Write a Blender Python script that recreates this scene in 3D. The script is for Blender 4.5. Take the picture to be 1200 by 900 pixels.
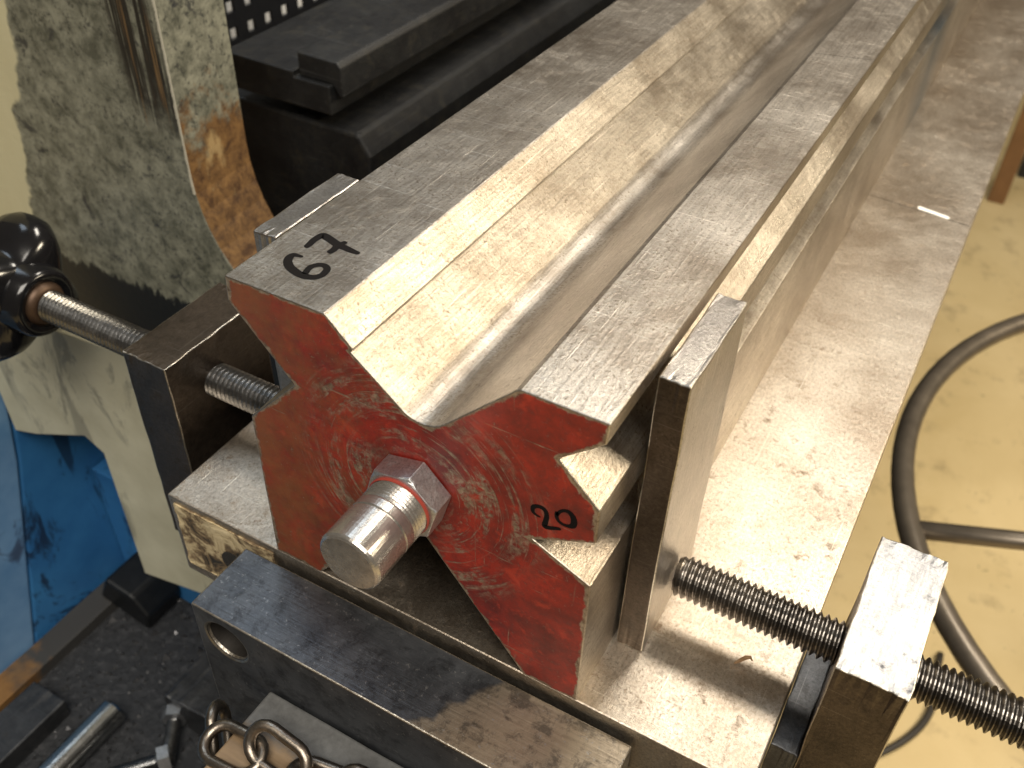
import bpy, bmesh, math, random
from mathutils import Matrix, Vector
random.seed(7)
S = bpy.context.scene
COL = S.collection
for o in list(bpy.data.objects): bpy.data.objects.remove(o)
R = math.radians
PI = math.pi
# ------------------------------------------------------------------ camera
CAMPOS = Vector((0.11962, -0.16206, 0.27793))
cam = bpy.data.cameras.new('camera'); co = bpy.data.objects.new('camera', cam); COL.objects.link(co)
rt = Vector((0.8708354, 0.49089604, 0.0258222)); dn = Vector((0.33628785, -0.55660452, -0.75967223)); fw = Vector((-0.35854734, 0.67023316, -0.64979329))
m = Matrix((( rt.x, -dn.x, -fw.x, CAMPOS.x), (rt.y, -dn.y, -fw.y, CAMPOS.y), (rt.z, -dn.z, -fw.z, CAMPOS.z), (0, 0, 0, 1)))
co.matrix_world = m
cam.sensor_width = 36; cam.lens = 1144.36 / 1200 * 36
cam.clip_start = 0.01; cam.clip_end = 50
cam.dof.use_dof = True; cam.dof.focus_distance = 0.30; cam.dof.aperture_fstop = 20
S.camera = co
# ------------------------------------------------------------------ world and lamps
w = bpy.data.worlds.new('World'); S.world = w; w.use_nodes = True
bg = w.node_tree.nodes['Background']; bg.inputs[0].default_value = (1.0, 0.82, 0.60, 1); bg.inputs[1].default_value = 0.10
def lamp(name, loc, aim, sx, sy, power, col):
    d = bpy.data.lights.new(name, 'AREA'); d.shape = 'RECTANGLE'; d.size = sx; d.size_y = sy; d.energy = power; d.color = col
    o = bpy.data.objects.new(name, d); COL.objects.link(o); o.location = loc
    o.rotation_euler = (Vector(aim) - Vector(loc)).to_track_quat('-Z', 'Y').to_euler()
    return o
lamp('ceiling_lamp_back', (0.07, 1.15, 1.52), (0.08, 0.05, 0), 0.55, 0.30, 15.5, (1.0, 0.92, 0.80))
lamp('ceiling_lamp_right', (1.25, 1.05, 0.95), (0, 0.1, 0.08), 0.60, 0.30, 24, (1.0, 0.86, 0.64))
lamp('ceiling_lamp_left', (-0.95, 0.72, 2.15), (-0.1, 0.0, 0), 1.1, 0.6, 11, (0.72, 0.86, 1.0))
lamp('ceiling_lamp_overhead', (0.9, -1.15, 2.5), (0.2, 0.2, -0.3), 2.2, 1.4, 118, (1.0, 0.93, 0.82))
S.view_settings.view_transform = 'Standard'; S.view_settings.look = 'None'
S.view_settings.exposure = 0; S.view_settings.gamma = 1
S.render.engine = 'CYCLES'

# ------------------------------------------------------------------ helpers
K = 0.001
def tagp(o, label=None, cat=None, group=None, kind=None):
    if label: o['label'] = label
    if cat: o['category'] = cat
    if group: o['group'] = group
    if kind: o['kind'] = kind
    return o
def thing(name, label, cat, loc, group=None):
    o = bpy.data.objects.new(name, None); COL.objects.link(o)
    o.location = Vector(loc) * K; o.empty_display_size = 0.02
    return tagp(o, label, cat, group)
def link(name, me, mat, parent=None, bevel=0.0, seg=2, smooth=False, bevmat=-1):
    o = bpy.data.objects.new(name, me); COL.objects.link(o)
    if mat is not None:
        for mm in (mat if isinstance(mat, (list, tuple)) else [mat]): me.materials.append(mm)
    if parent is not None:
        o.parent = parent
        t = parent; off = Vector((0, 0, 0))
        while t is not None: off += t.location; t = t.parent
        # children keep world-millimetre vertices
        o.location = -off
    if smooth:
        for p in me.polygons: p.use_smooth = True
    if bevel > 0:
        b = o.modifiers.new('edge', 'BEVEL'); b.width = bevel * K; b.segments = seg; b.limit_method = 'ANGLE'; b.angle_limit = R(35)
        b.harden_normals = False; b.material = bevmat
    return o
def mesh(verts, faces, name='m'):
    me = bpy.data.meshes.new(name); me.from_pydata([Vector(v) * K for v in verts], [], faces); me.validate(); me.update()
    return me
def fixn(me):
    bm = bmesh.new(); bm.from_mesh(me); bmesh.ops.recalc_face_normals(bm, faces=bm.faces); bm.to_mesh(me); bm.free(); return me
def box(x0, x1, y0, y1, z0, z1):
    v = [(x, y, z) for z in (z0, z1) for y in (y0, y1) for x in (x0, x1)]
    return fixn(mesh(v, [(0, 2, 3, 1), (4, 5, 7, 6), (0, 1, 5, 4), (2, 6, 7, 3), (0, 4, 6, 2), (1, 3, 7, 5)]))
def rough_box(x0, x1, y0, y1, z0, z1, n=10, amp=0.35, seed=1):
    """box whose edges wander a little, as on hand-cut stock"""
    me = box(x0, x1, y0, y1, z0, z1)
    bm = bmesh.new(); bm.from_mesh(me)
    bmesh.ops.subdivide_edges(bm, edges=bm.edges[:], cuts=n, use_grid_fill=True)
    rnd = random.Random(seed)
    cx, cy, cz = (x0 + x1) / 2, (y0 + y1) / 2, (z0 + z1) / 2
    for v in bm.verts:
        hits = sum([abs(abs(v.co.x / K - cx) - (x1 - x0) / 2) < .01, abs(abs(v.co.y / K - cy) - (y1 - y0) / 2) < .01, abs(abs(v.co.z / K - cz) - (z1 - z0) / 2) < .01])
        if hits >= 2: v.co += Vector((rnd.uniform(-1, 1), rnd.uniform(-1, 1), rnd.uniform(-1, 1))) * amp * K
    bm.to_mesh(me); bm.free(); return me
def prism(poly, a, b, axis='y'):
    n = len(poly)
    def P(u, v, t):
        return (u, t, v) if axis == 'y' else ((t, u, v) if axis == 'x' else (u, v, t))
    v = [P(u, q, a) for u, q in poly] + [P(u, q, b) for u, q in poly]
    f = [tuple(range(n)), tuple(range(2 * n - 1, n - 1, -1))] + [(i, i + n, (i + 1) % n + n, (i + 1) % n) for i in range(n)]
    return fixn(mesh(v, f))
def lathe(prof, c, axis='x', n=40, cap=True):
    """prof: list of (t along axis, radius)"""
    v = []; f = []
    for t, r in prof:
        for k in range(n):
            a = 2 * PI * k / n; p, q = r * math.cos(a), r * math.sin(a)
            v.append({'x': (t, c[0] + p, c[1] + q), 'y': (c[0] + p, t, c[1] + q), 'z': (c[0] + p, c[1] + q, t)}[axis])
    for i in range(len(prof) - 1):
        for k in range(n):
            f.append((i * n + k, i * n + (k + 1) % n, (i + 1) * n + (k + 1) % n, (i + 1) * n + k))
    if cap:
        f.append(tuple(range(n))); f.append(tuple((len(prof) - 1) * n + k for k in range(n)))
    return fixn(mesh(v, f))
def tube(pts, r, n=12, closed=False):
    P = [Vector(p) for p in pts]; v = []; f = []; N = len(P)
    up = None
    for i in range(N):
        if closed: d = P[(i + 1) % N] - P[i - 1]
        else: d = P[min(i + 1, N - 1)] - P[max(i - 1, 0)]
        d.normalize()
        if up is None: up = Vector((0, 0, 1)) if abs(d.z) < .9 else Vector((1, 0, 0))
        s = d.cross(up).normalized(); up = s.cross(d).normalized()
        rr = r[i] if isinstance(r, (list, tuple)) else r
        for k in range(n):
            a = 2 * PI * k / n; v.append(tuple(P[i] + s * math.cos(a) * rr + up * math.sin(a) * rr))
    M = N if closed else N - 1
    for i in range(M):
        j = (i + 1) % N
        for k in range(n): f.append((i * n + k, i * n + (k + 1) % n, j * n + (k + 1) % n, j * n + k))
    if not closed: f.append(tuple(range(n))); f.append(tuple((N - 1) * n + k for k in range(n)))
    return fixn(mesh(v, f))
def thread(x0, x1, cy, cz, r, pitch=2.0, depth=1.15, Sg=28):
    prof = [(0.0, r - depth), (0.14, r - depth), (0.44, r), (0.60, r), (1.0, r - depth)]
    n = int((x1 - x0) / pitch * Sg); v = []; f = []
    for i in range(n + 1):
        a = 2 * PI * i / Sg; base = x0 + pitch * i / Sg
        for u, rr in prof:
            x = base + u * pitch
            tr = 1.0
            e = min(x - x0, x1 + pitch - x)
            if e < 2.5: rr = min(rr, r - depth * 1.6 + max(e, 0) * 0.75)
            v.append((x, cy + rr * math.cos(a), cz + rr * math.sin(a)))
    for i in range(n):
        for k in range(4):
            a = i * 5 + k; f.append((a, a + 1, a + 6, a + 5))
    b = len(v)
    for X in (x0 + .4, x1 + pitch - .4):
        for k in range(Sg): v.append((X, cy + (r - depth * 1.2) * math.cos(2 * PI * k / Sg), cz + (r - depth * 1.2) * math.sin(2 * PI * k / Sg)))
    f.append(tuple(range(b, b + Sg))); f.append(tuple(range(b + Sg, b + 2 * Sg)))
    me = fixn(mesh(v, f))
    return me
def ribbon(pts, wid, place, steps=6):
    """a felt-tip stroke: rounded flat ribbon following a smooth curve; place(u,v)->3d mm"""
    P = [Vector((p[0], p[1])) for p in pts]; C = []
    W = [x_ * 1.18 for x_ in wid]
    WW = []
    for i in range(len(P) - 1):
        p0, p1, p2, p3 = P[max(i - 1, 0)], P[i], P[i + 1], P[min(i + 2, len(P) - 1)]
        for s in range(steps):
            t = s / steps
            C.append(.5 * ((2 * p1) + (p2 - p0) * t + (2 * p0 - 5 * p1 + 4 * p2 - p3) * t * t + (3 * p1 - p0 - 3 * p2 + p3) * t ** 3))
            WW.append(W[i] + (W[i + 1] - W[i]) * t)
    C.append(P[-1]); WW.append(W[-1])
    v = []; f = []
    for i, c in enumerate(C):
        d = (C[min(i + 1, len(C) - 1)] - C[max(i - 1, 0)]).normalized(); nrm = Vector((-d.y, d.x))
        e = min(i, len(C) - 1 - i); h = WW[i] / 2 * (0.55 if e == 0 else 0.88 if e == 1 else 1)
        v.append(place(*(c + nrm * h))); v.append(place(*(c - nrm * h)))
    for i in range(len(C) - 1): f.append((2 * i, 2 * i + 1, 2 * i + 3, 2 * i + 2))
    return mesh(v, f)

# ------------------------------------------------------------------ materials
def by_normal(o, fn):
    for p in o.data.polygons: p.material_index = fn(p.normal)
    return o
class N:
    def __init__(s, name):
        s.m = bpy.data.materials.new(name); s.m.use_nodes = True; s.t = s.m.node_tree; s.n = s.t.nodes
        s.b = s.n['Principled BSDF']; s.tc = s.n.new('ShaderNodeTexCoord'); s.co = s.tc.outputs['Object']
    def l(s, a, b): s.t.links.new(a, b)
    def map(s, scale=(1, 1, 1), rot=(0, 0, 0), loc=(0, 0, 0)):
        q = s.n.new('ShaderNodeMapping'); q.inputs['Scale'].default_value = scale; q.inputs['Rotation'].default_value = rot; q.inputs['Location'].default_value = loc
        s.l(s.co, q.inputs['Vector']); return q.outputs[0]
    def noise(s, scale, detail=4, rough=.55, vec=None, dist=0.0):
        q = s.n.new('ShaderNodeTexNoise'); q.inputs['Scale'].default_value = scale; q.inputs['Detail'].default_value = detail
        q.inputs['Roughness'].default_value = rough; q.inputs['Distortion'].default_value = dist
        s.l(vec if vec is not None else s.co, q.inputs['Vector']); return q.outputs['Fac']
    def ramp(s, fac, stops):
        q = s.n.new('ShaderNodeValToRGB'); e = q.color_ramp.elements
        while len(e) > 1: e.remove(e[-1])
        for i, (p, c) in enumerate(stops):
            el = e[0] if i == 0 else e.new(p)
            el.position = p; el.color = (c, c, c, 1) if isinstance(c, (int, float)) else (*c, 1)
        s.l(fac, q.inputs[0]); return q.outputs[0]
    def mix(s, fac, a, b, mode='MIX'):
        q = s.n.new('ShaderNodeMix'); q.data_type = 'RGBA'; q.blend_type = mode
        for sock, val in ((q.inputs['Factor'], fac), (q.inputs['A'], a), (q.inputs['B'], b)):
            pass
        for idx, val in ((0, fac), (6, a), (7, b)):
            if isinstance(val, (int, float)): q.inputs[idx].default_value = val if idx == 0 else (val, val, val, 1)
            elif isinstance(val, tuple): q.inputs[idx].default_value = (*val, 1)
            else: s.l(val, q.inputs[idx])
        return q.outputs[2]
    def math(s, op, a, b=None, c=None, clamp=False):
        q = s.n.new('ShaderNodeMath'); q.operation = op; q.use_clamp = clamp
        for i, val in enumerate((a, b, c)):
            if val is None: continue
            if isinstance(val, (int, float)): q.inputs[i].default_value = val
            else: s.l(val, q.inputs[i])
        return q.outputs[0]
    def xyz(s):
        q = s.n.new('ShaderNodeSeparateXYZ'); s.l(s.co, q.inputs[0]); return q.outputs
    def comb(s, x, y, z):
        q = s.n.new('ShaderNodeCombineXYZ')
        for i, val in enumerate((x, y, z)):
            if isinstance(val, (int, float)): q.inputs[i].default_value = val
            else: s.l(val, q.inputs[i])
        return q.outputs[0]
    def set(s, key, val):
        i = s.b.inputs[key]
        if isinstance(val, tuple): i.default_value = (*val, 1) if len(val) == 3 else val
        elif isinstance(val, (int, float)): i.default_value = val
        else: s.l(val, i)
    def bump(s, h, strength=.3, dist=.0005):
        q = s.n.new('ShaderNodeBump'); q.inputs['Strength'].default_value = strength; q.inputs['Distance'].default_value = dist
        s.l(h, q.inputs['Height']); s.l(q.outputs[0], s.b.inputs['Normal'])

def steel(name, c_lo, c_hi, r_lo, r_hi, grime=(0.05, 0.035, 0.02), grime_amt=.5, along=(1, .12, 1), scale=160, metal=1.0, bump=.25, extra=None, spot=.5, scratch=1.0):
    """worn machined steel: drawn grain, blotchy oil film, pits and fine crossing scratches"""
    q = N(name)
    grain = q.noise(scale * 6, 4, .65, q.map(along))
    blot = q.noise(scale * .13, 6, .62, None, .3)
    mid = q.noise(scale * 1.1, 8, .72, None, .2)
    fine = q.noise(scale * 5.5, 5, .75)
    col = q.mix(q.ramp(q.math('ADD', q.math('MULTIPLY', blot, .6), q.math('MULTIPLY', mid, .4)), [(.40, 0.0), (.60, 1.0)]), c_lo, c_hi)
    col = q.mix(.42, col, q.ramp(grain, [(.32, 0.30), (.62, 1.0)]), 'MULTIPLY')
    gz = q.ramp(q.noise(scale * .22, 4, .6), [(.42, 0.15), (.62, 1.0)])
    gm = q.math('MULTIPLY', q.math('MULTIPLY', q.ramp(mid, [(.52, 0.0), (.66, 1.0)]), gz), grime_amt)
    col = q.mix(gm, col, grime)
    sp = q.math('MULTIPLY', q.math('MULTIPLY', q.ramp(fine, [(.53, 0.0), (.62, 1.0)]), q.ramp(mid, [(.40, .2), (.56, 1.0)])), spot)
    col = q.mix(sp, col, grime)
    # fine crossing scratches
    s1 = q.ramp(q.noise(scale * 7, 1, .5, q.map((1, .02, 1), (0, 0, R(38)))), [(.70, 0.0), (.75, 1.0)])
    s2 = q.ramp(q.noise(scale * 7, 1, .5, q.map((.02, 1, 1), (0, 0, R(-17)))), [(.70, 0.0), (.75, 1.0)])
    s3 = q.ramp(q.noise(scale * 9, 1, .5, q.map((.03, 1, 1), (0, 0, R(-52)))), [(.71, 0.0), (.76, 1.0)])
    sc = q.math('MULTIPLY', q.math('MULTIPLY', q.math('MAXIMUM', q.math('MAXIMUM', s1, s3), s2), q.ramp(blot, [(.42, .25), (.60, 1.0)])), .5 * scratch)
    col = q.mix(sc, col, tuple(min(1, c * 1.3 + .1) for c in c_hi))
    if extra: col = extra(q, col)
    q.set('Base Color', col); q.set('Metallic', metal)
    rr = q.math('ADD', q.math('MULTIPLY', q.math('ADD', q.math('MULTIPLY', blot, .5), q.math('MULTIPLY', fine, .5)), (r_hi - r_lo) * 1.6), r_lo - (r_hi - r_lo) * .3)
    rr = q.math('ADD', rr, q.math('MULTIPLY', gm, .3), clamp=True)
    rr = q.math('SUBTRACT', rr, q.math('MULTIPLY', sc, .1))
    q.set('Roughness', rr)
    h = q.math('ADD', q.math('MULTIPLY', grain, .7), q.math('ADD', q.math('ADD', fine, q.math('MULTIPLY', mid, 1.2)), q.math('MULTIPLY', sc, .8)))
    q.bump(h, bump, .0004)
    return q.m
def die_extra(q, col):
    x, y, z = q.xyz()
    # blue-grey heat stain far along the side
    d = q.math('ABSOLUTE', q.math('SUBTRACT', y, .50))
    side = q.math('GREATER_THAN', x, .0475)
    low = q.math('LESS_THAN', z, .112)
    k = q.math('ADD', q.math('MULTIPLY', d, -14.0), q.math('ADD', .85, q.math('MULTIPLY', q.noise(60, 4), .6)))
    k = q.math('MULTIPLY', q.math('MULTIPLY', side, low), q.math('SUBTRACT', k, .3, clamp=True), clamp=True)
    col = q.mix(k, col, (.16, .19, .22))
    return col
M_die = steel('ground_steel', (.34, .290, .235), (.64, .585, .51), .29, .43, (.16, .12, .08), .5, (1, .05, 1), 170, 1.0, .32, die_extra, .8)
M_bed = steel('worn_bed_steel', (.47, .39, .305), (.74, .67, .575), .31, .46, (.20, .135, .08), .8, (1, .5, 1), 150, 1.0, .34, None, .65, .9)
M_plate = steel('flat_bar_steel', (.36, .33, .30), (.55, .51, .46), .28, .42, (.10, .08, .06), .4, (1, 1, .1), 170, 1.0, .2)
M_dark = steel('black_scale_steel', (.060, .062, .066), (.135, .138, .145), .34, .55, (.035, .03, .025), .5, (1, 1, 1), 150, .85, .3, None, .3, .7)
M_brown = steel('dark_brown_steel', (.060, .047, .036), (.135, .105, .080), .32, .5, (.03, .022, .015), .6, (1, .4, 1), 150, .9, .3, None, .4, .6)
M_bright = steel('bright_steel', (.46, .46, .47), (.80, .80, .79), .28, .44, (.08, .08, .10), .9, (1, .15, 1), 150, 1.0, .45, None, .3)
M_screw = steel('screw_steel', (.20, .185, .17), (.36, .33, .30), .24, .40, (.07, .05, .03), .5, (1, 1, 1), 200, 1.0, .15, None, .3, .3)
M_screwz = steel('blued_screw_steel', (.24, .245, .25), (.42, .42, .42), .22, .36, (.05, .04, .03), .4, (1, 1, 1), 200, 1.0, .15, None, .3, .3)
M_stud = steel('turned_stud_steel', (.50, .47, .43), (.74, .71, .66), .20, .32, (.20, .14, .09), .5, (.6, 6, .6), 120, .85, .07, None, .4)
M_nut = steel('nut_steel', (.56, .57, .59), (.80, .81, .82), .34, .50, (.16, .13, .12), .5, (1, 1, 1), 190, 1.0, .25)
M_chain = steel('chain_steel', (.22, .19, .16), (.42, .37, .31), .26, .42, (.14, .07, .03), .55, (1, 1, 1), 160, 1.0, .15, None, .3, .2)
M_rod = steel('polished_rod_steel', (.45, .45, .44), (.7, .69, .66), .18, .32, (.1, .09, .08), .4, (1, .1, 1), 150, 1.0, .1)

M_worn = steel('rubbed_bare_edge', (.30, .26, .21), (.74, .70, .62), .24, .42, (.08, .06, .045), .9, (1, 1, 1), 190, 1.0, .3)
def red_paint():
    q = N('scraped_red_paint'); x, y, z = q.xyz()
    dx = q.math('SUBTRACT', x, .002); dz = q.math('SUBTRACT', z, .0675)
    r = q.math('SQRT', q.math('ADD', q.math('MULTIPLY', dx, dx), q.math('MULTIPLY', dz, dz)))
    ang = q.math('ARCTAN2', dz, dx)
    sw = q.comb(q.math('MULTIPLY', r, 900), q.math('MULTIPLY', q.math('SINE', ang), 1.1), q.math('MULTIPLY', q.math('COSINE', ang), 1.1))
    rings = q.noise(1.0, 3, .6, sw)
    ringm = q.ramp(rings, [(.56, 0.0), (.64, .9)])
    broad = q.ramp(q.noise(1.0, 4, .7, q.comb(q.math('MULTIPLY', r, 190), q.math('MULTIPLY', q.math('SINE', ang), 1.3), q.math('MULTIPLY', q.math('COSINE', ang), 1.3))), [(.49, 0.0), (.57, 1.0)])
    broad = q.math('MULTIPLY', broad, q.ramp(q.noise(330, 6, .75), [(.42, .0), (.56, 1.0)]))
    ringm = q.math('MAXIMUM', q.math('MULTIPLY', ringm, q.ramp(q.noise(260, 4, .7), [(.38, .2), (.55, 1.0)])), broad)
    zone = q.math('MULTIPLY', q.ramp(r, [(.013, 0.0), (.016, 1.0), (.038, 1.0), (.046, 0.0)]), q.ramp(q.noise(34, 4, .55), [(.40, 0.12), (.54, 1.0)]))
    ringm = q.math('MULTIPLY', ringm, zone)
    base = q.mix(q.ramp(q.noise(55, 6, .68), [(.34, 0.0), (.66, 1.0)]), (.085, .008, .007), (.33, .023, .012))
    base = q.mix(q.math('MULTIPLY', q.ramp(q.noise(260, 7, .78, None, .3), [(.47, 0.0), (.62, 1.0)]), .6), base, (.10, .016, .014))
    base = q.mix(q.math('MULTIPLY', q.ramp(q.noise(120, 6, .7, None, .5), [(.56, 0.0), (.66, 1.0)]), .5), base, (.46, .045, .02))
    # brown oily film, mostly on the left half
    lf = q.math('MULTIPLY', q.ramp(q.math('ADD', q.math('MULTIPLY', x, -7.0), q.math('MULTIPLY', q.noise(75, 7, .75), 1.1)), [(.62, 0.0), (.98, 1.0)]), .75)
    base = q.mix(lf, base, q.mix(q.noise(200, 6, .7), (.11, .042, .016), (.27, .105, .032)))
    bare = q.mix(q.ramp(q.noise(420, 5, .7), [(.35, 0.0), (.65, 1.0)]), (.13, .095, .058), (.44, .37, .27))
    at = q.n.new('ShaderNodeAttribute'); at.attribute_name = 'edge'
    e = q.math('ADD', at.outputs['Fac'], q.math('MULTIPLY', q.math('SUBTRACT', q.noise(110, 7, .75), .5), 2.6))
    edge = q.ramp(e, [(.30, 1.0), (.46, 0.0)])
    chips = q.ramp(q.noise(520, 6, .75), [(.60, 0.0), (.66, .85)])
    chz = q.ramp(q.noise(42, 4, .6), [(.40, .12), (.60, 1.0)])
    chips = q.math('MULTIPLY', chips, chz)
    scz = q.ramp(q.noise(50, 3, .5), [(.50, 0.0), (.58, 1.0)])
    scr = q.ramp(q.noise(700, 2, .5, q.map((.04, 1, 1), (0, R(38), 0))), [(.66, 0.0), (.72, .8)])
    scr2 = q.ramp(q.noise(640, 2, .5, q.map((1, 1, .035), (0, R(24), 0))), [(.67, 0.0), (.73, .7)])
    scr = q.math('MULTIPLY', q.math('MAXIMUM', scr, scr2), scz)
    wear = q.math('MAXIMUM', q.math('MAXIMUM', ringm, edge), q.math('MAXIMUM', chips, scr))
    wear = q.math('MULTIPLY', wear, .9)
    q.set('Base Color', q.mix(wear, base, bare)); q.set('Metallic', q.math('MULTIPLY', wear, .55))
    q.set('Roughness', q.math('ADD', q.math('MULTIPLY', q.noise(120, 4), .25), .26))
    q.bump(q.math('SUBTRACT', q.math('MULTIPLY', q.noise(700, 4), .35), wear), .45, .0003)
    return q.m
M_red = red_paint()
def flat(name, col, rough=.5, metal=0.0, var=.25, scale=200, bump=.1, spec=None):
    q = N(name); f = q.noise(scale, 5, .6)
    q.set('Base Color', q.mix(f, tuple(c * (1 - var) for c in col), tuple(min(1, c * (1 + var)) for c in col)))
    q.set('Roughness', q.math('ADD', q.math('MULTIPLY', q.noise(scale * .5, 4), .2), rough - .1)); q.set('Metallic', metal)
    q.bump(f, bump, .0004); return q.m
M_ink = flat('black_marker_ink', (.006, .005, .005), .75)
M_ink.node_tree.nodes['Principled BSDF'].inputs['Specular IOR Level'].default_value = .12
M_knob = flat('black_bakelite', (.006, .006, .007), .16, 0, .2, 80, .02)
M_hole = flat('hole_shade_and_scribe_steel', (.05, .045, .04), .45, .6)  # dark colour stands in for shade inside holes; also draws scribed lines
M_white = flat('matt_white', (.82, .80, .76), .8)

def frame_paint():
    q = N('worn_machine_paint'); x, y, z = q.xyz()
    gg = q.mix(q.ramp(q.noise(90, 7, .72, None, .3), [(.36, 0.0), (.62, 1.0)]), (.080, .083, .063), (.250, .250, .195))
    gg = q.mix(q.ramp(q.noise(330, 6, .78), [(.53, 0.0), (.63, .9)]), gg, (.035, .037, .033))
    gg = q.mix(q.ramp(q.noise(60, 7, .75, None, .5), [(.58, 0.0), (.64, .85)]), gg, (.025, .027, .03))
    cream = q.mix(q.noise(26, 4, .6, q.map((1, 1, .3))), (.47, .43, .27), (.62, .58, .39))
    edge = q.math('ADD', q.math('MULTIPLY', q.math('ADD', x, .362), -70.0), q.math('ADD', q.math('MULTIPLY', q.math('SUBTRACT', z, .04), 20.0), q.math('MULTIPLY', q.math('SUBTRACT', q.noise(26, 4), .5), 3.0)))
    cm = q.ramp(q.math('ADD', edge, .5), [(.30, 0.0), (.50, 1.0)])
    front = q.math('LESS_THAN', y, .1505)
    cm = q.math('MULTIPLY', cm, q.math('MULTIPLY', front, q.ramp(q.math('ADD', q.math('MULTIPLY', z, 10), q.math('MULTIPLY', q.noise(60, 4), .5)), [(-.0, 0.0), (.05, 1.0)])))
    # cream ends around z=-45 in a ragged line
    cut = q.ramp(q.math('ADD', q.math('MULTIPLY', q.math('ADD', z, .052), 40.0), q.math('MULTIPLY', q.noise(70, 5), .9)), [(.35, 0.0), (.55, 1.0)])
    cm2 = q.math('MULTIPLY', q.math('MULTIPLY', q.ramp(q.math('ADD', edge, .5), [(.30, 0.0), (.50, 1.0)]), front), cut)
    col = q.mix(cm2, gg, cream)
    # dragged black and brown smears near the edge
    bx = q.ramp(q.math('ABSOLUTE', q.math('ADD', x, q.math('ADD', .259, q.math('MULTIPLY', q.math('SUBTRACT', .13, z), -.12)))), [(.012, 1.0), (.018, 0.0)])
    bz = q.ramp(q.math('ADD', q.math('MULTIPLY', z, 10), q.math('MULTIPLY', q.noise(120, 2), .25)), [(.60, 0.0), (.80, 1.0)])
    st = q.noise(330, 4, .65, q.map((1, 1, .022), (0, R(-7), 0)))
    sm = q.math('MULTIPLY', q.math('MULTIPLY', bx, bz), front)
    col = q.mix(q.math('MULTIPLY', sm, q.ramp(st, [(.43, 0.0), (.49, 1.0)])), col, (.012, .011, .010))
    col = q.mix(q.math('MULTIPLY', sm, q.ramp(st, [(.60, 0.0), (.68, .9)])), col, (.20, .12, .05))
    # bare cream rim along the front edge
    rim = q.math('MULTIPLY', q.math('GREATER_THAN', q.math('ADD', x, q.math('MULTIPLY', q.noise(160, 6, .75), .005)), -.2358), front)
    rim = q.math('MULTIPLY', rim, q.math('GREATER_THAN', z, .02))
    col = q.mix(q.math('MULTIPLY', rim, .8), col, (.50, .47, .38))
    # rust low on the throat face
    thr = q.math('SUBTRACT', 1.0, front)
    ru = q.ramp(q.math('ADD', q.math('MULTIPLY', z, -9.0), q.math('MULTIPLY', q.noise(60, 6, .72), 1.2)), [(.00, 0.0), (.22, 1.0)])
    rust = q.mix(q.ramp(q.noise(130, 8, .75, None, .4), [(.36, 0.0), (.64, 1.0)]), (.055, .027, .013), (.21, .115, .042))
    rust = q.mix(q.ramp(q.noise(60, 5, .7, q.map((1, .5, .25))), [(.58, 0.0), (.66, .7)]), rust, (.40, .29, .14))
    col = q.mix(q.math('MULTIPLY', ru, thr), col, rust)
    # oil black at the foot of the front
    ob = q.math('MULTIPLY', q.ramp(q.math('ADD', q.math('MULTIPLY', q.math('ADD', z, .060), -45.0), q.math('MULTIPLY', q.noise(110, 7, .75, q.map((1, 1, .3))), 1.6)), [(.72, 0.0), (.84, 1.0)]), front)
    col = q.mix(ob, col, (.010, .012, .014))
    q.set('Base Color', col); q.set('Roughness', .5); q.bump(q.noise(260, 5), .4, .0006)
    return q.m
M_frame = frame_paint()
def painted(name, a, b, dirt, amt, scale=40, rough=.5):
    q = N(name)
    col = q.mix(q.ramp(q.noise(scale, 5, .6), [(.3, 0.0), (.7, 1.0)]), a, b)
    col = q.mix(q.math('MULTIPLY', q.ramp(q.noise(scale * .9, 6, .7, q.map((1, 1, .45)), 1.0), [(.57, 0.0), (.64, 1.0)]), amt), col, dirt)
    ln = q.ramp(q.noise(26, 2, .5, q.map((1, 1, .12)), .3), [(.655, 0.0), (.67, .9)])
    col = q.mix(q.math('MULTIPLY', ln, amt), col, dirt)
    q.set('Base Color', col); q.set('Roughness', rough); q.bump(q.noise(300, 4), .15, .0004); return q.m
M_cream = painted('cream_machine_paint', (.46, .43, .30), (.60, .57, .42), (.14, .13, .10), .55, 30)
M_blue = painted('blue_machine_paint', (.022, .120, .31), (.036, .175, .40), (.008, .016, .04), .85, 30)
M_pblue = painted('pale_blue_paint', (.10, .225, .42), (.17, .315, .52), (.03, .04, .08), .8, 34)
M_oil = flat('oily_black_iron', (.008, .009, .010), .42, .3, .5, 120, .4)
M_rail = steel('black_oiled_rail', (.005, .005, .006), (.017, .018, .019), .45, .65, (.045, .035, .015), .3, (1, .1, 1), 90, .25, .3, None, .2, .5)
def swarf():
    q = N('grimy_tray'); f = q.noise(160, 7, .75)
    col = q.ramp(f, [(.25, (.008, .009, .011)), (.55, (.028, .030, .034)), (.72, (.075, .075, .08))])
    col = q.mix(q.ramp(q.noise(700, 3, .6), [(.70, 0.0), (.74, 1.0)]), col, (.35, .36, .38))
    q.set('Base Color', col); q.set('Roughness', .5); q.set('Metallic', .3); q.bump(f, .8, .002); return q.m
M_tray = swarf()
def rusty():
    q = N('rusting_flat_bar'); x, y, z = q.xyz()
    f = q.ramp(q.math('ADD', q.math('MULTIPLY', y, -9.0), q.math('MULTIPLY', q.noise(90, 5), .6)), [(.10, 0.0), (.35, 1.0)])
    col = q.mix(f, (.060, .058, .055), q.mix(q.noise(120, 5), (.14, .06, .02), (.36, .20, .07)))
    q.set('Base Color', col); q.set('Roughness', .5); q.set('Metallic', .4); q.bump(q.noise(300, 4), .3, .0005); return q.m
M_rusty = rusty()
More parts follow.
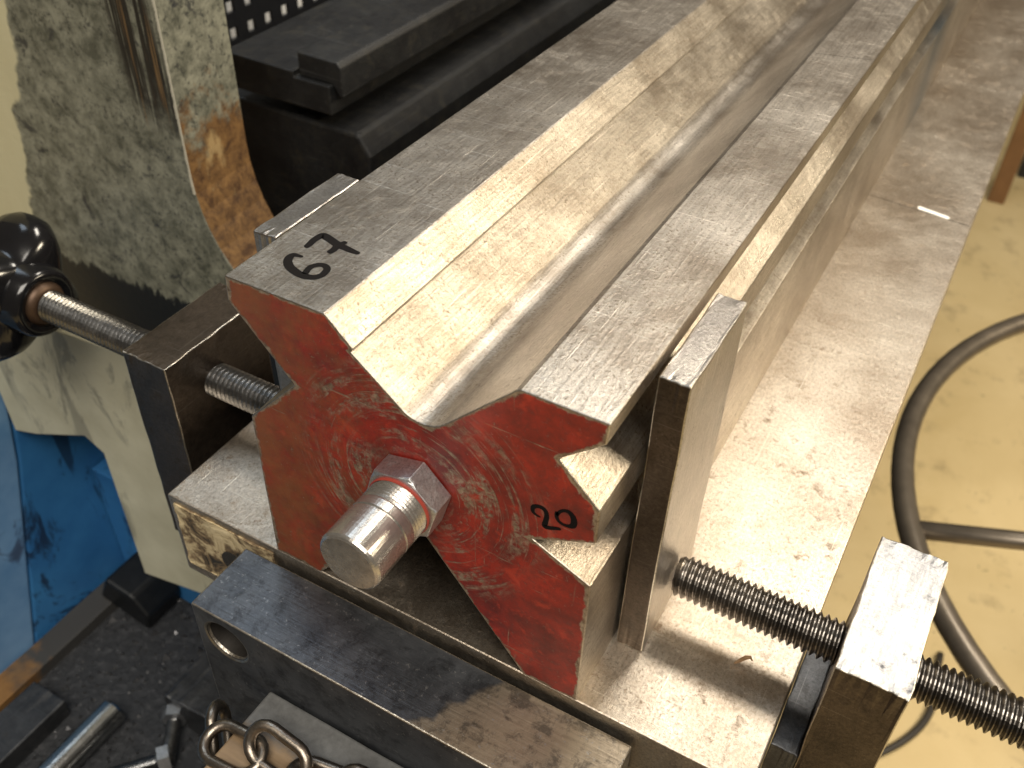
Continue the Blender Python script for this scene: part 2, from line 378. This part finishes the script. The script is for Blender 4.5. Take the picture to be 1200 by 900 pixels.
def floorm():
    q = N('yellowish_concrete'); f = q.noise(3.5, 6, .6, None, .3)
    col = q.mix(q.ramp(f, [(.3, 0.0), (.7, 1.0)]), (.58, .44, .21), (.72, .57, .31))
    col = q.mix(q.math('MULTIPLY', q.ramp(q.noise(16, 6, .7), [(.56, 0.0), (.72, 1.0)]), .55), col, (.26, .19, .10))
    col = q.mix(q.ramp(q.noise(55, 3, .6), [(.70, 0.0), (.75, .7)]), col, (.10, .075, .04))
    q.set('Base Color', col); q.set('Roughness', .6); q.bump(q.noise(120, 5), .2, .002); return q.m
M_floor = floorm()
def woody():
    q = N('worn_tan_board'); x, y, z = q.xyz()
    g = q.noise(140, 5, .6, q.map((.12, 1, 1)))
    col = q.mix(q.ramp(g, [(.3, 0.0), (.7, 1.0)]), (.11, .072, .038), (.29, .20, .115))
    grey_band = q.ramp(q.math('ADD', q.math('MULTIPLY', q.math('ADD', y, .047), 70.0), q.math('MULTIPLY', q.noise(90, 5, .7), 1.0)), [(.40, 0.0), (.70, 1.0)])  # board colour turns grey towards the front bar
    col = q.mix(grey_band, col, q.mix(q.noise(300, 4, .7), (.035, .035, .035), (.15, .15, .147)))
    q.set('Base Color', col); q.set('Roughness', .6); q.bump(g, .4, .0006); return q.m
M_wood = woody()
def frontbar():
    q = N('blackened_bar_with_rubbed_corner'); x, y, z = q.xyz()
    f = q.noise(60, 5, .6); g = q.noise(800, 3, .6, q.map((.06, 1, 1), (0, 0, R(-25))))
    col = q.mix(q.ramp(f, [(.3, 0.0), (.7, 1.0)]), (.075, .080, .090), (.150, .158, .172))
    k = q.math('ADD', q.math('MULTIPLY', q.math('SUBTRACT', x, .020), 90.0), q.math('MULTIPLY', q.math('ADD', y, .018), -55.0))
    k = q.ramp(q.math('ADD', k, q.math('MULTIPLY', q.math('SUBTRACT', q.noise(70, 4), .5), 1.6)), [(.35, 0.0), (.60, 1.0)])
    top = q.math('GREATER_THAN', z, -.0056)
    bare = q.mix(g, (.20, .165, .12), (.42, .36, .28))
    k = q.math('MULTIPLY', k, top)
    col = q.mix(k, col, bare)
    col = q.mix(q.math('MULTIPLY', q.ramp(q.noise(150, 7, .75, None, .3), [(.50, 0.0), (.62, 1.0)]), .6), col, (.030, .030, .033))
    sp = q.ramp(q.noise(500, 6, .75), [(.60, 0.0), (.66, .8)])
    col = q.mix(sp, col, (.30, .30, .30))
    q.set('Base Color', col); q.set('Metallic', .85); q.set('Roughness', q.math('ADD', q.math('MULTIPLY', f, .25), .30)); q.bump(q.math('ADD', q.noise(420, 4), g), .25, .0004); return q.m
M_fbar = frontbar()
def bedend():
    q = N('flaking_primer'); f = q.noise(85, 6, .7, None, .8)
    col = q.ramp(f, [(.36, (.02, .018, .015)), (.46, (.16, .11, .06)), (.54, (.46, .37, .22)), (.72, (.66, .56, .36))])
    q.set('Base Color', col); q.set('Roughness', .7); q.bump(f, .9, .0015); return q.m
M_primer = bedend()

# ------------------------------------------------------------------ setting
def sheet(x0, x1, y0, y1, z): return mesh([(x0, y0, z), (x1, y0, z), (x1, y1, z), (x0, y1, z)], [(0, 1, 2, 3)])
fl = link('floor', sheet(-3500, 4500, -2500, 6500, -900), M_floor); tagp(fl, kind='structure')

# ------------------------------------------------------------------ the V die
t_die = thing('press_die', 'long steel press die with red painted end and open V groove on top', 'die', (0, 0, 0))
arc = []
# rounded root of the top groove, centre above the root
cx, cz, rr = 5.0, 104.1, 10.0
for k in range(17):
    a = R(225 + 90 * k / 16); arc.append((cx + rr * math.cos(a), cz + rr * math.sin(a)))
prof = [(-60.4, 120), (-25.2, 120), (-16.4, 111.2), (-17.5, 110.1 - 0.1)] + arc + [(34.0, 119.2), (35.6, 120), (60, 120), (59.6, 113), (47.1, 101.8), (60, 89), (60, 76.6), (41, 67), (60, 58), (60, 0.0), (40.6, 0.0), (4.5, 46.5), (-3.5, 46.5), (-41.5, 0.0), (-61.2, 0.0), (-60.9, 65.8), (-40.3, 88.0), (-61, 111)]
LEN = 1500
def die_body():
    bm = bmesh.new(); n = len(prof)
    a = [bm.verts.new((x * K, 0.0, z * K)) for x, z in prof]
    mids = [.004, .012, .03, .08, .2, .5]
    rows = [a] + [[bm.verts.new((x * K, yy, z * K)) for x, z in prof] for yy in (LEN * K,)]
    front = bm.faces.new(a); bm.faces.new(list(reversed(rows[-1])))
    for i in range(n): bm.faces.new((rows[0][i], rows[1][i], rows[1][(i + 1) % n], rows[0][(i + 1) % n]))
    bmesh.ops.recalc_face_normals(bm, faces=bm.faces)
    ly = bm.verts.layers.float.new('edge')
    front.material_index = 1
    r = bmesh.ops.inset_region(bm, faces=[front], thickness=.0028, use_even_offset=True)
    for f in r['faces']: f.material_index = 1
    inner = set(front.verts)
    for v in bm.verts: v[ly] = 1.0 if v in inner else 0.0
    me = bpy.data.meshes.new('die'); bm.to_mesh(me); bm.free(); return me
link('die_body', die_body(), [M_die, M_red], t_die, .4, 2, False, 0)
top = lambda u, v: (u, v, 120.06)
s6 = [(-47.4, 18.9), (-49.2, 18.6), (-50.4, 18.3), (-50.7, 17.0), (-49.8, 14.9), (-47.7, 13.0), (-44.8, 11.8), (-42.2, 11.3), (-39.9, 11.5), (-38.1, 12.4), (-37.1, 14.1), (-37.2, 16.4), (-38.0, 17.9), (-39.6, 18.5), (-41.1, 17.9), (-42.2, 16.2), (-42.1, 14.2), (-41.5, 12.2)]
s7a = [(-50.3, 23.2), (-50.0, 24.6), (-50.4, 27.6), (-50.1, 30.5), (-49.3, 31.2), (-46.2, 30.4), (-42.8, 29.4), (-39.8, 29.1), (-37.1, 28.8), (-34.5, 28.8)]
s7b = [(-42.5, 24.3), (-42.2, 26.2), (-42.4, 29.0), (-41.6, 32.0)]
tagp(link('marker_digit', ribbon(s6, [.7, 1.3, 1.8, 2.1, 2.3, 2.4, 2.4, 2.3, 2.2, 2.0, 1.9, 1.9, 1.8, 1.8, 1.7, 1.7, 1.7, 1.7], top), M_ink, t_die), 'black handwritten 6')
d7 = ribbon(s7a, [1.3, 1.8, 2.0, 2.3, 2.5, 2.5, 2.5, 2.2, 1.9, 1.2], top)
tagp(link('marker_digit', d7, M_ink, t_die), 'black handwritten crossed 7')
tagp(link('marker_crossbar', ribbon(s7b, [1.6, 1.9, 2.1, 1.4], lambda u, v: (u, v, 120.09)), M_ink, t_die), 'crossbar of the handwritten 7')
fr = lambda u, v: (u, -.06, v)
s2 = [(43.2, 77.6), (41.7, 77.8), (40.7, 78.7), (40.8, 80.4), (42.1, 81.4), (43.6, 81.5), (44.6, 80.7), (45.0, 79.0), (44.8, 76.8), (44.6, 74.8), (46.0, 74.9), (47.7, 75.7), (49.5, 76.4)]
s0 = [(47.9, 82.5), (47.9, 80.7), (48.6, 79.2), (50.1, 78.6), (51.8, 78.9), (52.9, 79.8), (53.1, 81.6), (52.6, 83.2), (51.5, 84.2), (50.3, 84.2), (49.2, 83.5), (48.4, 82.3), (48.0, 81.0)]
tagp(link('marker_digit', ribbon(s2, [.5, .8, 1.1, 1.2, 1.2, 1.3, 1.3, 1.3, 1.4, 1.5, 1.2, 1.1, .9], fr), M_ink, t_die), 'black handwritten 2')
tagp(link('marker_digit', ribbon(s0, [1.0, 1.1, 1.0, .9, 1.2, 1.6, 1.7, 1.6, 1.4, 1.0, .9, .9, .9], fr), M_ink, t_die), 'black handwritten 0')
link('scribed_line', mesh([(36.6, 253.2, 120.05), (59.2, 259.2, 120.05), (59.2, 259.5, 120.05), (36.6, 253.5, 120.05)], [(0, 1, 2, 3)]), M_hole, t_die)

# stud with hexagon
t_b = thing('hex_stud', 'steel stud with hexagon collar screwed into the red die end', 'bolt', (2, 0, 67.5))
cxb, czb = 2.2, 67.5
def hexa(y0, y1, r, ph):
    n = 6; SEG = 8
    # hexagon prism with the front corners chamfered by a cone
    rows = []
    apo = r * math.cos(PI / 6)
    for y, rc in ((y0, 99), (y1 + 1.3, 99), (y1 + .6, r * .985), (y1, r * .90)):
        row = []
        for k in range(n * SEG):
            a = 2 * PI * k / (n * SEG); loc = (a % (PI / 3)) - PI / 6
            rad = min(apo / math.cos(loc), rc); row.append((cxb + rad * math.cos(a + ph), y, czb + rad * math.sin(a + ph)))
        rows.append(row)
    v = [p for r_ in rows for p in r_]; f = []; m_ = n * SEG
    for i in range(3):
        for k in range(m_): f.append((i * m_ + k, i * m_ + (k + 1) % m_, (i + 1) * m_ + (k + 1) % m_, (i + 1) * m_ + k))
    f.append(tuple(range(m_))); f.append(tuple(range(3 * m_, 4 * m_))); return fixn(mesh(v, f))
hx = link('hexagon', hexa(-.3, -8.8, 12.9, R(14)), M_nut, t_b, .2, 1)
link('shank', lathe([(-8.6, 9.9), (-9.2, 9.95), (-9.7, 9.4), (-10.2, 9.95), (-10.8, 9.5), (-11.4, 9.95), (-12.0, 9.55), (-12.6, 10.0), (-13.2, 9.6), (-13.8, 10.0), (-14.4, 9.65), (-15, 10.0), (-15.7, 9.75), (-16.4, 10.0), (-19.2, 10.0), (-19.6, 9.55), (-20.0, 10.05), (-32.2, 10.05), (-33.0, 9.7), (-33.5, 9.0)], (cxb, czb), 'y', 64), M_stud, t_b, 0, 2, False)
link('paint_ring', lathe([(-8.7, 10.35), (-9.35, 10.45), (-9.7, 10.0)], (cxb, czb), 'y', 56, False), flat('red_paint_smear', (.30, .045, .03), .4), hx)

# ------------------------------------------------------------------ bed
t_bed = thing('bed_plate', 'broad worn steel bed plate the red-ended die stands on', 'machine bed', (0, 0, -44))
link('plate', box(-115, 118, 0, LEN, -44, -.02), M_bed, t_bed, .6, 2)
link('primer_end', rough_box(-112, -64, -.5, .3, -38, -3.5, 10, .5, 3), M_primer, t_bed)
link('slot', lathe([(-1.1, 6.2), (-.9, 6.2), (-.9, 4.9), (3, 4.9)], (-85, -22), 'y', 24), M_hole, t_bed)
tagp(link('white_mark', prism([(87.7, 378.2), (88.6, 379.4), (105.0, 376.2), (105.9, 374.6), (105.0, 373.2), (88.4, 376.0)], .02, .35, 'z'), M_white), 'short white dash on the bed plate right of the die', 'mark')  # plain white dash, slightly proud of the bed
link('scribed_line', mesh([(61, 377.5, .03), (117, 372.0, .03), (117, 372.6, .03), (61, 378.1, .03)], [(0, 1, 2, 3)]), M_hole, t_bed)

# clamp plates
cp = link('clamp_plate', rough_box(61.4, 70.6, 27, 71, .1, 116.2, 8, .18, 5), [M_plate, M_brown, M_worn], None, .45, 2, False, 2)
by_normal(cp, lambda n: 1 if n.y < -.7 else 0)  # front face takes a darker steel than the other faces
tagp(cp, 'upright flat steel clamp plate between the die and the right screw', 'plate')
cp2 = link('clamp_plate', rough_box(-70.6, -61.6, 23.5, 66, .1, 119.2, 8, .18, 6), M_plate, None, .6)
tagp(cp2, 'flat steel clamp plate behind the die beside the marked 67', 'plate')

# brackets and screws
t_r = thing('screw_block', 'steel screw block with bright top right of the bed', 'block', (137, 48, -60))
by_normal(link('block', rough_box(127, 147.6, 20, 75.5, -110, 44, 12, .35, 8), [M_bright, M_brown, M_worn], t_r, .4, 2, False, 2), lambda n: 0 if n.z > .7 else 1)  # top face in bright steel, all other faces in dark brown
lb = link('screw_bracket', rough_box(-148.6, -126.4, 22, 76, -62, 41, 12, .22, 9), [M_brown, M_worn], None, .4, 2, False, 1)
tagp(lb, 'dark brown steel screw bracket left of the die', 'bracket')
link('bracket_arm', rough_box(118.4, 126.9, 20.6, 75, -110, -5, 8, .25, 31), M_dark, t_r, .4)
sr = link('set_screw', thread(71.2, 205, 48, 20, 7.2, 2.4, 1.35), M_screw, None)
tagp(sr, 'threaded steel set screw through the bright block on the right', 'screw', 'clamping screws')
t_l = thing('knob_screw', 'threaded screw with black star knob at the left', 'screw', (-150, 45, 20), 'clamping screws')
link('thread', thread(-228, -72.8, 45, 20, 7.1, 2.2, 1.2), M_screwz, t_l)
def knob():
    v = []; f = []; n = 90; rows = []
    # star outline in the yz plane, thickness along x; rounded profile
    prof_ = [(-258, .55), (-262, .80), (-260, .93), (-255, .99), (-249, 1.0), (-243, .98), (-239, .90), (-235, .80), (-232, .62)]
    for x, s in prof_:
        row = []
        for k in range(n):
            a = 2 * PI * k / n
            rad = 28 + 6.5 * math.cos(4 * (a - R(48)))
            rad = 12 + (rad - 12) * max(0, (s - .35) / .65) if s < 1 else rad
            row.append((x, 45 + rad * math.cos(a), 20 + rad * math.sin(a)))
        rows.append(row)
    v = [p for r_ in rows for p in r_]
    for i in range(len(rows) - 1):
        for k in range(n): f.append((i * n + k, i * n + (k + 1) % n, (i + 1) * n + (k + 1) % n, (i + 1) * n + k))
    f.append(tuple(range(n))); f.append(tuple((len(rows) - 1) * n + k for k in range(n)))
    return fixn(mesh(v, f))
sk = link('star_knob', knob(), M_knob, t_l, 0, 2, True)
link('hub', lathe([(-248, 22), (-240, 19.5), (-232, 17), (-226.2, 15.6), (-224.5, 14.6), (-224.0, 13.2), (-225.0, 11.4), (-226, 8.5)], (45, 20), 'x', 48), M_knob, sk, 0, 2, True)
link('collar', lathe([(-226.5, 10.2), (-225.2, 10.0), (-223.0, 8.3), (-222.6, 6.5)], (45, 20), 'x', 40), flat('oily_brown_collar', (.075, .045, .028), .45, .6), sk, 0, 2, True)

# curled chip lying by the screw
ch = link('metal_chip', tube([(99, 38.5, .6), (100.2, 40, 1.2), (101.6, 41, 2.6), (103, 41.4, 3.4), (104.0, 41.0, 2.5)], [.35, .7, .8, .6, .2], 6), flat('brown_chip', (.24, .15, .08), .5, .5), None)
tagp(ch, 'small curled brown metal chip on the bed beside the right screw', 'chip')

# ------------------------------------------------------------------ black front bar
t_f = thing('front_bar', 'heavy black steel bar with round bore in front of the bed', 'bar', (0, -16, -66))
def fbar():
    x0, x1, y0, y1, z0, z1 = -75, 81, -31, -2.2, -67, -5
    me = box(x0, x1, y0, y1, z0, z1)
    bm = bmesh.new(); bm.from_mesh(me)
    ff = [f for f in bm.faces if f.normal.y < -.5][0]; loop = list(ff.edges); bmesh.ops.delete(bm, geom=[ff], context='FACES_ONLY')
    n = 40; rings = []
    for r_, y_ in ((9.6, y0), (8.7, y0 + 1.0), (8.5, y0 + 12), (6.0, y0 + 12.2), (5.8, y0 + 20)):
        rings.append([bm.verts.new(((bc[0] + r_ * math.cos(2 * PI * k / n)) * K, y_ * K, (bc[1] + r_ * math.sin(2 * PI * k / n)) * K)) for k in range(n)])
    ce = [bm.edges.new((rings[0][k], rings[0][(k + 1) % n])) for k in range(n)]
    bmesh.ops.triangle_fill(bm, use_beauty=True, use_dissolve=False, edges=loop + ce, normal=(0, -1, 0))
    for a, b in zip(rings, rings[1:]):
        for k in range(n): bm.faces.new((a[k], b[k], b[(k + 1) % n], a[(k + 1) % n]))
    bm.faces.new(rings[-1])
    rs = {v for r_ in rings for v in r_}
    for f in bm.faces:
        if all(v in rs for v in f.verts) and any(v.co.y > (y0 + .5) * K for v in f.verts): f.material_index = 1  # bore faces get a dark colour to paint in the shade inside
    bmesh.ops.recalc_face_normals(bm, faces=bm.faces)
    bm.to_mesh(me); bm.free(); return me
bc = (-61.5, -18.6)
link('bar_body', fbar(), [M_fbar, M_hole, M_worn], t_f, .55, 2, False, 2)
lowb = link('lower_board', rough_box(-44, 120, -140, -31.6, -60, -34, 10, .3, 11), M_wood, None, .8)
tagp(lowb, 'worn tan board below the black front bar, under the chain', 'board')

# chain
t_c = thing('chain', 'short steel chain lying on the tan board in front', 'chain', (-45, -45, -34))
def linkmesh(c, ax, nrm, L=11.6, W=6.3, r=2.1):
    ax = Vector(ax).normalized(); nrm = Vector(nrm); nrm = (nrm - ax * nrm.dot(ax)).normalized(); b = nrm.cross(ax)
    pts = []; s = L - W
    for k in range(10):
        a = -PI / 2 + PI * k / 9; pts.append(Vector(c) + ax * (s + W * math.cos(a)) + b * W * math.sin(a))
    for k in range(10):
        a = PI / 2 + PI * k / 9; pts.append(Vector(c) + ax * (-s + W * math.cos(a)) + b * W * math.sin(a))
    return tube([tuple(p) for p in pts], r, 12, True)
LK = [((-55.5, -45.0, -44), (.45, -.5, -.6), (.9, .4, .1)),
      ((-42.5, -50.0, -31.5), (1, .02, .12), (0, -.25, 1)),
      ((-26.0, -45.8, -26.0), (1, -.06, -.12), (0, -.72, .66)),
      ((-8.5, -45.0, -29.5), (1, .16, .0), (0, .25, 1)),
      ((9.0, -42.5, -26.5), (1, .0, -.05), (0, -.8, .6)),
      ((27, -42.0, -29.5), (1, -.1, 0), (0, .3, 1))]
for c, ax, nr in LK: link('link', linkmesh((c[0] + 3.5, c[1] - 6.0, c[2] - .8), ax, nr), M_chain, t_c, 0, 2, True)

# ------------------------------------------------------------------ machine at the left
t_m = thing('machine_frame', 'worn grey-green machine side frame with rusty curved throat edge', 'machine frame', (-400, 170, -400))
pf = [(-237, 420), (-237, 31)]
for k in range(1, 13):
    a = R(180 + 90 * k / 12); pf.append((-155 + 82 * math.cos(a), 31 + 82 * math.sin(a)))
pf += [(-70, -51), (-70, -420), (-760, -420), (-760, 420)]
link('frame_plate', prism(pf, 150, 193, 'y'), M_frame, t_m, 1.0, 2)
cpn = link('cream_panel', prism([(-150, -15), (-217, -22), (-268, -28), (-318, -34), (-343, -36), (-343, -134), (-322, -127), (-274, -105), (-262, -112), (-262, -218), (-222, -208), (-150, -190)], 70, 78, 'y'), M_cream, None, 1.0)
tagp(cpn, 'cream painted panel below the knob screw, behind the brown bracket', 'panel')
t_h = thing('blue_housing', 'blue painted machine housing beside the grimy tray', 'housing', (-330, 0, -265))
link('blue_side', prism([(26, -306), (66, -157), (84, -60), (123, -60), (123, -306)], -380, -345, 'x'), M_blue, t_h, 2, 3)
link('pale_blue_side', prism([(25, -306), (65, -157), (83, -60), (-420, -60), (-420, -306)], -380, -344, 'x'), M_pblue, t_h, 2, 3)  # paler blue part of the side, split off along a slanted line
link('end_strip', box(-344, -150, 108, 122, -306, -200), M_blue, t_h, 1)
t_t = link('tray', box(-345, 140, -420, 122, -330, -306), M_tray, None)
tagp(t_t, 'black grimy tray full of swarf and loose tools at lower left', 'tray')
# support column below the bed (dark)
sup = link('bed_support', box(-100, 110, 12, 122, -305.5, -46), M_oil, None, 1)
tagp(sup, 'dark iron support below the bed plate', 'support')
sup2 = link('bed_beam', box(-68, 100, 195, LEN, -600, -46), M_oil, None, 1)
tagp(sup2, 'dark machine beam carrying the bed plate', 'beam')
# things in the tray
fb = link('flat_bar', rough_box(-342, -323, -130, 112, -305.9, -296, 8, .4, 12), M_rusty, None, .5)
tagp(fb, 'long flat bar rusting at one end along the blue housing', 'bar')
bb = link('black_fitting', prism([(-334, -295.5), (-290, -306), (-286, -290), (-298, -274), (-322, -270)], 76, 108, 'y'), M_oil, None, 2.5)
tagp(bb, 'black angular fitting in the tray corner by the blue housing', 'fitting')
rd = link('round_bar', lathe([(-118, 9), (16, 9), (17.5, 8), (18, 6.5)], (-258, -296.5), 'y', 32), M_rod, None)
rd.rotation_euler = (0, 0, 0)
tagp(rd, 'short polished round bar lying in the grimy tray', 'rod')
for i, (x, y, rz, L, lab) in enumerate([(-220, 31, 35, 28, 'small hex bolt in the tray nearest the front bar'), (-209, 6, -40, 36, 'hex bolt in the tray close to the blue strip at the bottom edge')]):
    tb = thing('loose_bolt', lab, 'bolt', (x, y, -297), 'loose bolts in the tray')
    tb.rotation_euler = (0, 0, R(rz))
    def loc(me, nm, mt, sm=False):
        o = bpy.data.objects.new(nm, me); COL.objects.link(o); me.materials.append(mt); o.parent = tb
        if sm:
            for p in me.polygons: p.use_smooth = True
    loc(lathe([(0, 8.5), (7, 8.5)], (0, 0), 'y', 6), 'bolt_head', M_nut)
    loc(thread(0, L, 0, 0, 4.6, 1.6, .8, 16), 'bolt_thread', M_screwz)
    tb.children[-1].rotation_euler = (0, 0, R(-90))
dk = link('dark_block', rough_box(-214, -170, 34, 78, -305.9, -276, 4, .5, 14), M_dark, None, 1); tagp(dk, 'dark steel block in the tray under the front bar', 'block')
db = link('dark_bar', rough_box(-231, -218, 36, 82, -305.9, -284, 4, .5, 15), M_dark, None, 1); tagp(db, 'narrow dark bar standing beside the dark block in the tray', 'bar')
gb = link('grey_bar', rough_box(-315, -286, -120, 4, -305.9, -290, 5, .5, 16), M_dark, None, 1); tagp(gb, 'grey rectangular bar in the tray left of the polished round bar', 'bar')
# swarf crumbs
def crumbs():
    rnd = random.Random(3); v = []; f = []
    for i in range(900):
        x, y = rnd.uniform(-320, -130), rnd.uniform(-90, 112); s = rnd.uniform(.5, 1.9) * (2.0 if rnd.random() < .06 else 1); b = len(v); z = -305.9
        for k in range(3):
            a = rnd.uniform(0, .9) + k * 2.1; v.append((x + s * math.cos(a), y + s * math.sin(a), z))
        v.append((x + rnd.uniform(-s, s) * .5, y + rnd.uniform(-s, s) * .5, z + s * 1.1))
        f += [(b, b + 1, b + 3), (b + 1, b + 2, b + 3), (b + 2, b, b + 3)]
    return mesh(v, f)
cr = link('swarf', crumbs(), flat('swarf_metal', (.10, .10, .105), .35, .8), None); tagp(cr, 'fine dark swarf scattered over the tray', 'swarf', None, 'stuff')

# dark tooling behind
t_g = thing('tool_rail', 'black oily stepped tool rail lying behind the frame', 'rail', (-245, 240, 33))
link('ledge', prism([(-292, 33), (-216, 33), (-216, 50), (-241, 50), (-241, 53.5), (-292, 54)], 240, LEN, 'y'), M_rail, t_g, .8)
link('raised_bar', prism([(-239, 50.2), (-216, 50.2), (-212, 44), (-209, 44), (-209.5, 61), (-212, 63.5), (-239, 64)], 243, LEN, 'y'), M_rail, t_g, .9)
bmn = link('lower_beam', prism([(-330, -300), (-196, -300), (-196, 10), (-204, 22), (-330, 24)], 246, LEN, 'y'), M_rail, None, 2)
tagp(bmn, 'black beam under the tool rail in the dark interior', 'beam')
# perforated panel
def perforated():
    v = []; f = []; p = 21; h = 8.6; n, mrow = 21, 11; y0, z0 = 352, -40
    X0, X1 = -450, -453
    ys = []; zs = []
    for i in range(n): ys += [y0 + i * p, y0 + i * p + (p - h)]
    ys.append(y0 + n * p)
    for j in range(mrow): zs += [z0 + j * p, z0 + j * p + (p - h)]
    zs.append(z0 + mrow * p)
    A, B = len(ys), len(zs)
    for X in (X0, X1):
        for y in ys:
            for z in zs: v.append((X, y, z))
    idx = lambda s, i, j: s * A * B + i * B + j
    for i in range(A - 1):
        for j in range(B - 1):
            if i % 2 == 1 and j % 2 == 1:
                q = [(i, j), (i + 1, j), (i + 1, j + 1), (i, j + 1)]
                for k in range(4):
                    a, b = q[k], q[(k + 1) % 4]; f.append((idx(0, *a), idx(0, *b), idx(1, *b), idx(1, *a)))
                continue
            for s in (0, 1): f.append((idx(s, i, j), idx(s, i + 1, j), idx(s, i + 1, j + 1), idx(s, i, j + 1)))
    return fixn(mesh(v, f))
pp = link('perforated_panel', perforated(), flat('black_sheet_metal', (.010, .011, .014), .4, .2), None)
tagp(pp, 'black perforated panel with square holes at the top left', 'panel')
pw = link('pale_backboard', box(-730, -720, 200, 1300, -400, 340), flat('pale_board', (.66, .68, .70), .7), None)
tagp(pw, 'pale board seen through the perforated panel', 'board')
dw = link('dark_backdrop', box(-1300, -1290, 194, 2600, -420, 900), M_oil, None); tagp(dw, kind='structure')  # added dark sheet, stands in for the darkness behind the rails

# ------------------------------------------------------------------ right side, over the floor
t_s = thing('steel_ring', 'large round steel tube ring with welded spokes above the floor', 'ring frame', (509, 641, -900))
RC = Vector((509, 641, -350)); RR = 380
M_tube = flat('dull_grey_tube', (.20, .17, .135), .36, .75, .3, 60, .05)
link('ring', tube([(RC.x + RR * math.cos(2 * PI * k / 96), RC.y + RR * math.sin(2 * PI * k / 96), RC.z) for k in range(96)], 10.2, 16, True), M_tube, t_s, 0, 2, True)
for k in range(4):
    a = R(202.5 + 90 * k); d = Vector((math.cos(a), math.sin(a), 0))
    link('spoke', tube([tuple(RC + d * 26), tuple(RC + d * 200), tuple(RC + d * (RR - 4))], 8.2, 14), M_tube, t_s, 0, 2, True)
link('column', lathe([(-870, 30), (-320, 30)], (RC.x, RC.y), 'z', 28), M_tube, t_s, 0, 2, True)
link('base', lathe([(-899.5, 75), (-892, 74), (-880, 40), (-868, 30.5)], (RC.x, RC.y), 'z', 48), M_tube, t_s, 0, 2, True)
cb = link('cable', tube([((287 - 250 * (1 - math.cos(t / 14)) - 0.6 * t) if t > 0 else 287 + 1.0 * t, 757 + 13 * (-t), -893) for t in [k * 1.0 - 7 for k in range(29)]], 5, 10), flat('dark_rubber_cable', (.035, .030, .024), .5), None, 0, 2, True)
tagp(cb, 'thin dark cable curling over the yellowish floor', 'cable')
wl = link('wooden_post', rough_box(124, 162, 2250, 2300, -899.8, -350, 4, 1, 21), flat('brown_wood', (.19, .095, .035), .6, 0, .3, 30), None, 2)
tagp(wl, 'brown wooden post standing on the floor beyond the bed edge', 'post')
ds = link('floor_equipment', rough_box(170, 300, 2420, 2520, -899.8, -850, 4, 1, 22), flat('black_rubber', (.015, .015, .016), .5), None, 3)
tagp(ds, 'dark foot of floor equipment at the right edge, lower of two', 'equipment')
ds2 = link('floor_equipment', rough_box(175, 320, 3150, 3300, -899.8, -840, 4, 1, 23), flat('black_rubber_far', (.015, .015, .016), .5), None, 3)
tagp(ds2, 'dark foot of floor equipment at the right edge, upper of two', 'equipment')
